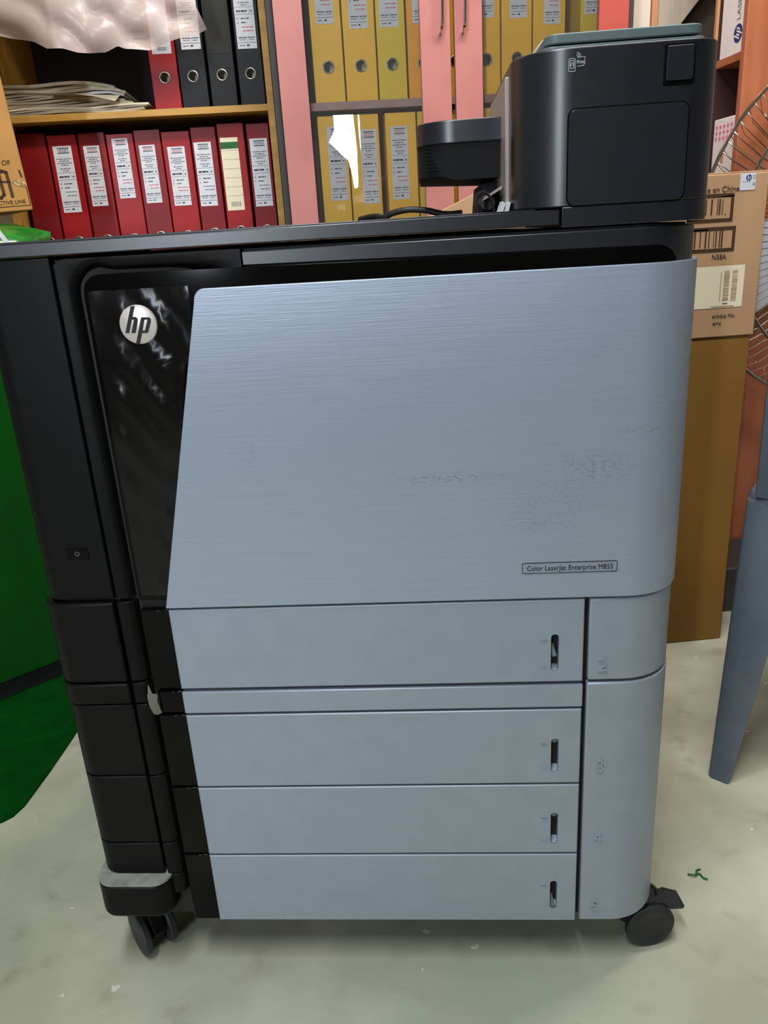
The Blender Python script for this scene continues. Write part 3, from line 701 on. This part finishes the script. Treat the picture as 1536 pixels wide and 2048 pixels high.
# plastic bag hanging from the top shelf
prof_ = [(-.72, 1.395), (-.65, 1.377), (-.62, 1.372), (-.592, 1.364), (-.563, 1.347), (-.526, 1.345), (-.496, 1.336), (-.475, 1.335), (-.433, 1.336), (-.404, 1.348), (-.389, 1.342), (-.336, 1.339), (-.307, 1.350), (-.269, 1.358), (-.23, 1.368), (-.196, 1.379), (-.204, 1.398)]
rows = []
NC = 64
for j in range(NC+1):
    t = j/NC*(len(prof_)-2); i = min(int(t), len(prof_)-3); f_ = t-i
    x = prof_[i][0]*(1-f_)+prof_[i+1][0]*f_; zb = prof_[i][1]*(1-f_)+prof_[i+1][1]*f_
    row = []
    for k in range(22):
        s_ = k/21; z = zb+(1.592-zb)*s_
        fold = .010*math.sin(x*19+9*s_)+.006*math.sin(x*44-16*s_+1)*(1 if x > -.47 else .4)+.012*math.sin((z-1.3)*30+x*24)
        bul = .05*math.sin(min(1, s_*1.5)*PI/2+.15)+.035*math.exp(-((x+.5)/.12)**2)*(1-s_)
        xx_ = x+(.05*s_*(1-s_)*math.sin(x*20))-(.09*max(0, (x+.36)/.17)*s_*1.3)
        row.append((xx_, 2.185-bul*(1-s_*.75)-abs(fold)*.8, z))
    for yy in (2.25, 2.34): row.append((row[-1][0], yy, 1.594+.006*abs(math.sin(x*40))))
    rows.append(row)
tag(MB().grid(rows).build('plastic_bag', 'milky_plastic', None, 0, angle=70), 'crumpled milky plastic bag drooping over the upper open shelf', 'plastic bag')

# ------------------------------------------------------------------ glass-door cabinet (middle)
cabm = thing('glass_cabinet', 'pink laminate cabinet with glass doors full of yellow binders', 'cabinet', (0, 0, 0))
MB().box(-.0515, -.0365, 2.085, 2.50, 0, 1.95).build('side_panel', 'cabinet_dark', cabm, .001)
MB().box(.795, .811, 2.085, 2.50, 0, 1.95).build('side_panel', 'cabinet_dark', cabm, .001)
MB().box(-.0365, .795, 2.47, 2.50, 0, 1.95).build('back_panel', 'cabinet_back', cabm)
MB().box(-.0515, .811, 2.085, 2.50, 1.93, 1.95).build('top_panel', 'rose_laminate', cabm)
for z in (.06, .46, .8245, 1.1825, 1.56): MB().box(-.0365, .795, 2.090, 2.47, z, z+.0175).build('shelf', 'mauve_shelf', cabm, .0008)
for q, (x0, x1, h, mm) in enumerate(((-.031, -.003, 1.13, 'grey_green_plastic'), (.0, .020, 1.11, 'beige_board'), (.0235, .042, 1.125, 'carton_yellow'))):
    m_ = MB(); m_.box(x0, x1, 2.135, 2.40, .8425, h)
    tag(m_.build('thin_folder', mm, None, .001), ['greenish grey', 'beige', 'mustard'][q]+' thin folder upright at the left end of the lower glass-door row', 'folder', 'thin folders by the cabinet side')
def door(x0, x1, ls, rs, lm, rm, hx):
    d = thing_part('cabinet_door', cabm, (0, 0, 0), 0)
    y0, y1 = 2.062, 2.082
    MB().box(x0, x0+ls, y0, y1, .02, 1.92).build('stile', lm, d, .0012)
    MB().box(x1-rs, x1, y0, y1, .02, 1.92).build('stile', rm, d, .0012)
    MB().box(x0+ls, x1-rs, y0, y1, 1.85, 1.92).build('rail', lm, d, .0012); MB().box(x0+ls, x1-rs, y0, y1, .02, .09).build('rail', lm, d, .0012)
    MB().box(x0+ls-.004, x1-rs+.004, 2.0715, 2.0745, .085, 1.855).build('glass_pane', 'glass', d)
    hpts = [(hx, 2.062, 1.327), (hx, 2.046, 1.331), (hx+.001, 2.036, 1.345), (hx+.002, 2.034, 1.40), (hx+.001, 2.036, 1.455), (hx, 2.046, 1.469), (hx, 2.062, 1.473)]
    MB().tube(smooth(hpts, 5), .0036, 10).build('handle', 'chrome', d)
    return d
d1 = door(-.0352, .3680, .0655, .0700, 'rose_laminate', 'rose_laminate', .345)
door(.3785, .7925, .0650, .0710, 'rose_laminate', 'red_laminate', .3975)
# clear film on left pane, shaped as the glare, tilted to mirror the lamp
sheer('gloss_film', (225, 222, 215), .02, .05, 1.5)
def film_y(x, z): return 2.0695-(1.170-z)*.262-(x-.069)*.115
for pts in ([(.084, 1.169), (.131, 1.168), (.134, 1.092), (.132, 1.04), (.1305, 1.007), (.1235, 1.004), (.120, 1.008), (.117, 1.04), (.112, 1.066), (.069, 1.110), (.084, 1.136)],
            [(.1415, 1.168), (.1455, 1.168), (.1445, 1.118), (.1425, 1.085), (.141, 1.12)]):
    MB().face([(x, film_y(x, z), z) for x, z in pts]).build('glare_film', 'gloss_film', d1)

# ------------------------------------------------------------------ things on the right
wl = MB().box(.877, .9215, 2.25, 2.62, 0, 2.2).build('cream_pillar', 'cream_wall', None, .002); tag(wl, 'narrow cream painted upright between the glass cabinet and a wooden strip', 'pillar')
tag(MB().box(.9235, .939, 2.245, 2.30, 0, 2.2).build('wooden_strip', 'wood_strip', None, .001), 'thin wooden upright strip beside the cream pillar', 'wood strip')
m_ = MB().prism([(.942, 0), (.992, 0), (.992, 1.345), (1.065, 1.43), (1.10, 1.47), (1.10, 1.9), (.942, 1.9)], 2.262, 2.275)
tag(m_.build('beige_board', 'beige_board', None, .001), 'tall beige board with a slanting lower edge behind the printer', 'board')
tag(MB().box(.995, 1.36, 2.32, 2.56, 0, 1.9).build('dark_cupboard', 'olive_dark', None, .002), 'dark olive cupboard in the shadow behind the beige board', 'cupboard')
# bookcase with orange side
rb = thing('orange_bookcase', 'orange wood-grain bookcase seen from its side at the right edge', 'bookcase', (0, 0, 0))
MB().box(.945, 1.50, 1.800, 1.818, .028, 1.95).build('side_panel', 'orange_wood', rb, .0012)
MB().box(.945, 1.50, 1.934, 1.946, .028, 1.95).build('side_panel', 'wood_strip', rb, .001)
MB().box(.950, 1.30, 1.930, 1.9338, .03, 1.94).build('recess_shade', 'shaded_wood', rb)  # added dark sheet standing in for the shade in the recess
MB().box(1.30, 1.318, 1.818, 1.934, .028, 1.95).build('back_panel', 'shaded_wood', rb)
for z in (.05, .45, .955, 1.2040, 1.60, 1.93): MB().box(.948, 1.30, 1.818, 1.9298, z, z+.016).build('shelf', 'orange_wood', rb, .001)
MB().box(.965, 1.49, 1.812, 1.94, 0, .03).build('plinth', 'cabinet_back', rb)
# toner box standing on the shelf: faces left, logo printed sideways
tb = thing('toner_box', 'white toner box with round blue logo standing on the orange bookcase shelf', 'box', (.951, 1.8235, 1.2202))
MB().box(0, .33, 0, .098, 0, .36).build('carton', 'white_box', tb, .001)
m_ = MB()
def side(q): return (-.0004+q[1]*1., q[0], q[2])     # local (y, depth, z) on the left face
n = 32
ctr = (.0225, .038)
vs = [(-.0004, ctr[0]+.0180*math.cos(2*PI*k/n), ctr[1]+.0180*math.sin(2*PI*k/n)) for k in range(n)]
m_.face(vs, 0)
for pts in LOGO.values():
    # reads upwards: letter x axis -> +z ; letter up axis -> towards the back (+y in face sense)
    m_.face([(-.0008, ctr[0]+.0174*q[1], ctr[1]+.0174*q[0]) for q in pts], 1)
vs, fs = text_mb('LASERJET', .021)
m_.add([(-.0008, .017+v.y, .063+v.x*.95) for v in vs], fs, 2)
m_.build('face_print', ['ink_blue', 'white_box', 'ink_grey'], tb)
pk = thing('paper_ream', 'white paper pack with rows of pink print on the lower bookcase shelf', 'paper pack', (.952, 1.824, .9712))
MB().box(0, .30, 0, .10, 0, .128).build('wrapper', 'white_box', pk, .002)
m_ = MB()
for a in range(5):
    for b in range(3): m_.prism([(.012+.017*a, .088+.012*b), (.018+.017*a, .081+.012*b), (.024+.017*a, .088+.012*b), (.021+.017*a, .092+.012*b), (.018+.017*a, .0895+.012*b), (.015+.017*a, .092+.012*b)], -.0006, .0, 'yz')
m_.build('pink_marks', 'pink_print', pk)
m_ = MB().box(-.0006, 0, .045, .06, .035, .06); m_.build('tan_patch', 'carton', pk)
# boxes
lb = thing('tall_carton', 'tall plain ochre carton standing on floor behind the printer, carrying the printed carton', 'carton', (.655, 1.585, 0))
m_ = MB().box(-.19, .191, -.088, .088, 0, .668); m_.build('carton_body', 'carton_yellow', lb, .003)
m_ = MB(); m_.box(-.188, .189, -.086, .086, .668, .672); m_.build('top_flap', 'carton_yellow', lb, .001, rot=(0, 0, 0))
ub = thing('printed_carton', 'brown carton printed with barcodes and a cream label on top of the ochre one', 'carton', (.665, 1.585, .6725))
x1u = .187
MB().box(-.19, x1u, -.09, .09, 0, .2945).build('carton_body', 'carton', ub, .002)
MB().box(-.19, x1u, -.088, .088, .2945, .2975).build('top_flap', 'carton', ub, .0008)
OX, OZ = .665, .6725
m_ = MB(); yp = -.0906
def pr_rect(x0, x1, z0, z1, mi=0, y=yp): m_.rect(x0-OX, x1-OX, z0-OZ, z1-OZ, y, mi)
def frame(x0, x1, z0, z1, t):
    pr_rect(x0, x1, z1-t, z1); pr_rect(x0, x1, z0, z0+t); pr_rect(x0, x0+t, z0+t, z1-t); pr_rect(x1-t, x1, z0+t, z1-t)
frame(.700, .7885, .885, .934, .006); frame(.690, .7965, .832, .8765, .006)
for x, w_ in ((.757, .0018), (.7605, .003), (.7665, .0016), (.745, .003), (.735, .002), (.725, .003), (.718, .002)): pr_rect(x, x+w_, .898, .925)
pr_rect(.7725, .7745, .8965, .8985)
for x, w_ in ((.7545, .0012), (.7585, .0022), (.7655, .0022), (.7695, .0030), (.745, .002), (.738, .003), (.728, .002), (.717, .003), (.705, .002)): pr_rect(x, x+w_, .840, .870)
add_text(m_, 'Fabrique en Chine', .797-OX, .9365-OZ, yp, size=.0145, width=.102, align='RIGHT')
add_text(m_, 'N58A', .754-OX, .8185-OZ, yp, size=.0130, width=.0275)
add_text(m_, 'enhdus No.', .764-OX, .7095-OZ, yp, size=.0115, width=.046)
add_text(m_, 'eric', .766-OX, .6960-OZ, yp, size=.0115, width=.017)
pr_rect(.70, .8215, .7285, .806, 1)
for x0, x1 in ((.7815, .7925), (.7975, .8085)):
    z = .797
    while z > .741:
        h = .0006+.0022*rnd.random(); pr_rect(x0, x1, z-h, z, 2, yp-.0004); z -= h+.0008+.0014*rnd.random()
pr_rect(.775, .7765, .742, .795, 2, yp-.0004); pr_rect(.782, .792, .7355, .737, 3, yp-.0004); pr_rect(.76, .806, .7305, .7320, 2, yp-.0004)
m_.build('printed_marks', ['ink_brown', 'paper_cream', 'carton', 'ink_brown'], ub)
st = MB(); st.prism([(p[0]-OX, p[1]-OZ) for p in rrect(.7975, .8265, .9375, .9665, .003)], -.0908, -.0900, mi=0)
cxs = .813-OX; czs = .9585-OZ
st.face([(cxs+.0055*math.cos(2*PI*k/20), -.0910, czs+.0055*math.sin(2*PI*k/20)) for k in range(20)], 1)
for pts in LOGO.values(): st.face([(cxs+.0053*q[0], -.0913, czs+.0053*q[1]) for q in pts], 0)
for k in range(4): st.rect(.8015-OX+.004*k, .8040-OX+.004*k, .9515-OZ, .9523-OZ, -.0911, 1)
for z in (.961, .957, .9485, .9455): st.rect(.8205-OX, .8255-OX, z-OZ, z+.0009-OZ, -.0911, 2)
st.build('sticker', ['paper', 'ink_blue', 'ink_grey'], ub)
# carton flap behind printer
fb = thing('open_carton', 'brown carton with a raised slanting flap behind the printer lid', 'carton', (.31, 1.72, 0))
MB().box(-.15, .12, -.10, .14, 0, .90).build('carton_body', 'carton', fb, .003)
MB().prism([(-.135, .90), (.023, .90), (.023, .965), (-.061, .931)], -.104, -.098).build('flap', 'carton', fb, .001)
# ------------------------------------------------------------------ fan
FS = 1.74/1.85
fx, fy, fz, FR = 1.2300, 1.745, .8515, .3857
fan = thing('floor_fan', 'large chrome wire fan standing behind the cartons at right', 'fan', (fx, fy, fz))
def circ_path(r, y, n=72): return [(r*math.cos(2*PI*k/n), y, r*math.sin(2*PI*k/n)) for k in range(n)]
MB().tube(circ_path(FR, 0), .0042, 8, closed=True).build('outer_ring', 'chrome', fan)
MB().tube(circ_path(FR*.805, -.030), .0036, 8, closed=True).build('middle_ring', 'chrome', fan)
MB().tube(circ_path(.10, -.040), .003, 8, closed=True).build('inner_ring', 'chrome', fan)
m_ = MB()
for k in range(110):
    a = 2*PI*k/110; c_, s_ = math.cos(a), math.sin(a)
    a2 = a+.10; c2_, s2_ = math.cos(a2), math.sin(a2)
    m_.tube([(FR*c_, 0, FR*s_), (FR*.93*math.cos(a+.03), -.018, FR*.93*math.sin(a+.03)), (FR*.805*math.cos(a+.06), -.030, FR*.805*math.sin(a+.06)), (.10*c2_, -.04, .10*s2_)], .0011, 4, caps=False)
w_ = m_.build('guard_wires', 'chrome', fan); w_['kind'] = 'stuff'
m_ = MB()
for k in range(80):
    a = 2*PI*k/80; c_, s_ = math.cos(a), math.sin(a)
    m_.tube([(FR*c_, 0, FR*s_), (FR*.9*c_, .035, FR*.9*s_), (.10*c_, .042, .10*s_)], .0011, 4, caps=False)
w_ = m_.build('rear_wires', 'chrome', fan); w_['kind'] = 'stuff'
for k in range(3):
    rows = []
    for i in range(9):
        r_ = .06+.27*i/8; row = []
        for j in range(7):
            a = R(120*k+196)+(-.48+.96*j/6)*(1-.25*i/8); row.append((r_*math.cos(a), .012+.020*(j-3)/3, r_*math.sin(a)))
        rows.append(row)
    MB().grid(rows).build('blade', 'white_plastic', fan)
MB().lathe([(.0, -.03), (.05, -.025), (.07, .0), (.07, .06), (.0, .06)], (0, 0, 0), 'y', 24).build('motor_hub', 'cabinet_dark', fan)
MB().tube([(0, .025, -.06), (0, .025, -.83)], .014, 10).build('pole', 'chrome', fan)
MB().lathe([(.03, -.8515), (.16, -.8515), (.16, -.84), (.03, -.825)], (.0, .0, 0), 'z', 28).build('base', 'cabinet_dark', fan) if False else MB().box(-.37, .24, -.13, .040, -.8515, -.738).build('base', 'cabinet_dark', fan, .004)

# ------------------------------------------------------------------ chair
ch = thing('plastic_chair', 'dusty grey moulded plastic chair cut off by the right edge', 'chair', (0, 0, 0))
import numpy as _np
A = Vector((.668, 1.158)); ux = Vector((math.cos(R(-42)), math.sin(R(-42)))); uy = Vector((math.cos(R(48)), math.sin(R(48))))
def cpt(u, v, z): q = A+ux*u+uy*v; return (q.x, q.y, z)
SZ = .470; SW = .43
seat_o = rrect(0, SW, 0, SW, .045, 6)
m_ = MB(); rows = []
for ins, z in ((.010, SZ-.045), (.0, SZ-.035), (.0, SZ-.012), (.004, SZ-.003), (.014, SZ), (.05, SZ-.004), (.12, SZ-.010)):
    rows.append([cpt(p[0], p[1], z) for p in rrect(ins, SW-ins, ins, SW-ins, max(.045-ins*.5, .012), 6)])
m_.grid(rows, 0, True); m_.face(rows[-1])
m_.build('seat', 'chair_grey', ch)
def leg(cu, cv, su, sv):
    # L-section leg: two tapering blades meeting on the outer corner
    m = MB(); rows = []
    for i in range(13):
        t = i/12; z = SZ-.012-(SZ-.012)*t
        wd = .062*(1-t)+.036; th = .004
        ou, ov = cu+su*(.004+.010*t), cv-sv*(-.002+.125*t)
        rr = .014
        pts = [(wd, 0), (wd*.75, -.001), (rr+.012, 0), (rr*.5, rr*.12), (rr*.12, rr*.5), (0, rr+.012), (-.001, wd*.75), (0, wd)]
        inner = [(th, wd), (th, rr+.014), (rr*.7, rr*.7), (rr+.014, th), (wd, th)]
        rows.append([cpt(ou+su*p[0], ov+sv*p[1], max(z, 0)) for p in pts+inner])
    m.grid(rows, 0, True); m.face(rows[0]); m.face(rows[-1]); 
    return m.build('leg', 'chair_grey', ch, angle=50)
for cu, cv, su, sv in ((0, 0, 1, 1), (SW, 0, -1, 1), (0, SW, 1, -1), (SW, SW, -1, -1)): leg(cu, cv, su, sv)
# backrest along the far edge (v axis), slats cut between
m_ = MB()
rows = []
for i in range(11):
    t = i/10; z = SZ-.004+.36*t; lean = .020-.004*t
    rows.append([cpt(lean+.028, .0+.03*t*t, z), cpt(lean, .004+.03*t*t, z), cpt(lean-.004, .018+.03*t*t, z), cpt(lean, .058+.03*t*t, z), cpt(lean+.010, .058+.03*t*t, z), cpt(lean+.012, .02+.03*t*t, z)])
m_.grid(rows, 0, True); m_.face(rows[0]); m_.face(rows[-1]); m_.build('back_post', 'chair_grey', ch, angle=50)
m_ = MB(); rows = []
for i in range(11):
    t = i/10; z = SZ-.004+.36*t; lean = .020-.004*t
    v0 = SW
    rows.append([cpt(lean+.028, v0-.03*t*t, z), cpt(lean, v0-.004-.03*t*t, z), cpt(lean-.004, v0-.018-.03*t*t, z), cpt(lean, v0-.058-.03*t*t, z), cpt(lean+.010, v0-.058-.03*t*t, z), cpt(lean+.012, v0-.02-.03*t*t, z)])
m_.grid(rows, 0, True); m_.face(rows[0]); m_.face(rows[-1]); m_.build('back_post', 'chair_grey', ch, angle=50)
for k in range(4):
    v0 = .085+.078*k; m_ = MB(); rows = []
    for i in range(6):
        t = i/5; z = SZ+.01+.335*t; lean = .022-.004*t; rows.append([cpt(lean, v0, z), cpt(lean, v0+.03, z), cpt(lean+.006, v0+.03, z), cpt(lean+.006, v0, z)])
    m_.grid(rows, 0, True); m_.face(rows[0]); m_.face(rows[-1]); m_.build('back_slat', 'chair_grey', ch)
m_ = MB(); rows = []
for i in range(9):
    t = i/8; v0 = .03+(SW-.06)*t; hz_ = .05+.012*math.sin(PI*t); rows.append([cpt(.016, v0, SZ+.34), cpt(.028, v0, SZ+.34), cpt(.026, v0, SZ+.34+hz_), cpt(.014, v0, SZ+.34+hz_)])
m_.grid(rows, 0, True); m_.face(rows[0]); m_.face(rows[-1]); m_.build('top_rail', 'chair_grey', ch, .003)

# ------------------------------------------------------------------ left side things
ang = math.atan2(.079, .1)
gb = thing('green_bin', 'dark green upright bin with a black base beside the printer left side', 'bin', (-.73, 1.507, 0), ang)
MB().prism(rr_xy(-.42, .30, .0, .40, .03), .052, .865, 'xy').build('bin_body', 'green_bin', gb, .004)
MB().prism(rr_xy(-.40, .28, .03, .38, .03), .004, .053, 'xy').build('bin_base', 'cabinet_back', gb)
mt = [(-1.25, 1.10), (-.70, 1.128), (-.625, 1.131), (-.600, 1.135), (-.585, 1.147), (-.574, 1.172), (-.569, 1.20), (-.558, 1.264), (-.545, 1.357), (-.53, 1.50), (-.52, 1.62), (-1.25, 1.95)]
tag(MB().prism(mt, .0005, .0035, 'xy').build('floor_mat', 'green_mat'), 'dark green mat with a rounded corner lying on the floor under the bin', 'mat')
bg = []
for i in range(13):
    th = PI*i/12; row = []
    for j in range(28):
        ph = 2*PI*j/28; q = 1+.07*math.sin(5*ph+3*th)+.05*math.sin(9*ph-4*th)+.04*math.sin(13*ph+7*th)
        row.append((-.775+.235*q*abs(math.sin(th))**.6*math.cos(ph), 1.83+.19*q*abs(math.sin(th))**.6*math.sin(ph)+0, .9200+.0490*math.cos(th)*(1+.04*math.sin(7*ph))))
    bg.append(row)
gbag = thing('green_bag', 'bright green plastic bag squashed between the green bin and a brown box', 'bag', (0, 0, 0))
MB().grid(bg, 0, True).build('bag_skin', 'green_bag', gbag, 0, angle=80)
MB().grid([[(-.600, 1.657, .965), (-.593, 1.657, .965)], [(-.588, 1.652, .945), (-.579, 1.652, .944)], [(-.578, 1.655, .92), (-.566, 1.655, .92)]]).build('white_strip', 'paper', gbag)
bx = thing('printed_box', 'worn brown cardboard box with printed emblem leaning at the left edge', 'box', (-.590, 1.90, .9925), 0, None, rot=(0, R(-3.0), R(32)))
MB().box(-.42, 0, 0, .24, 0, .52).build('carton_body', 'carton_brown', bx, .003)
m_ = MB(); y_ = -.0008
add_text(m_, 'PRODUCT OF', -.024, .092, y_, size=.0135, width=.085, align='RIGHT')
def stroke(pts, wd):
    for (xa, za), (xb, zb) in zip(pts[:-1], pts[1:]):
        d = Vector((xb-xa, zb-za)).normalized(); n_ = Vector((-d.y, d.x))*wd/2; e = d*wd*.3
        m_.face([(xa-e.x+n_.x, y_, za-e.y+n_.y), (xa-e.x-n_.x, y_, za-e.y-n_.y), (xb+e.x-n_.x, y_, zb+e.y-n_.y), (xb+e.x+n_.x, y_, zb+e.y+n_.y)])
stroke([(-.074, .040), (-.072, .030), (-.060, .029), (-.052, .035), (-.053, .078), (-.045, .081), (-.037, .078), (-.036, .030)], .0065)
stroke([(-.060, .061), (-.034, .059)], .004); stroke([(-.010, .080), (-.008, .068)], .004)
add_text(m_, 'PROTECTIVE LINE', -.012, .0155, y_, size=.0105, width=.090, align='RIGHT')
stroke([(-.004, .046), (-.004, .0105)], .0014); stroke([(-.004, .0105), (-.11, .0115)], .0014)
m_.build('print', 'ink_brown', bx)
MB().prism([(-.032, .058), (-.024, .0625), (-.008, .061), (-.001, .054), (-.003, .047), (-.020, .050)], -.0012, -.0002).build('torn_patch', 'torn', bx)

# ------------------------------------------------------------------ scrap on the floor
m_ = MB(); m_.tube(smooth([(.470, .858, .002), (.478, .853, .004), (.486, .856, .0025), (.489, .848, .0018), (.494, .845, .0018)]), .0013, 6); m_.tube(smooth([(.482, .855, .003), (.485, .862, .003), (.492, .864, .0016)]), .0011, 6)
tag(m_.build('thread_scrap', 'thread'), 'scrap of green thread lying on floor near the right caster', 'scrap')
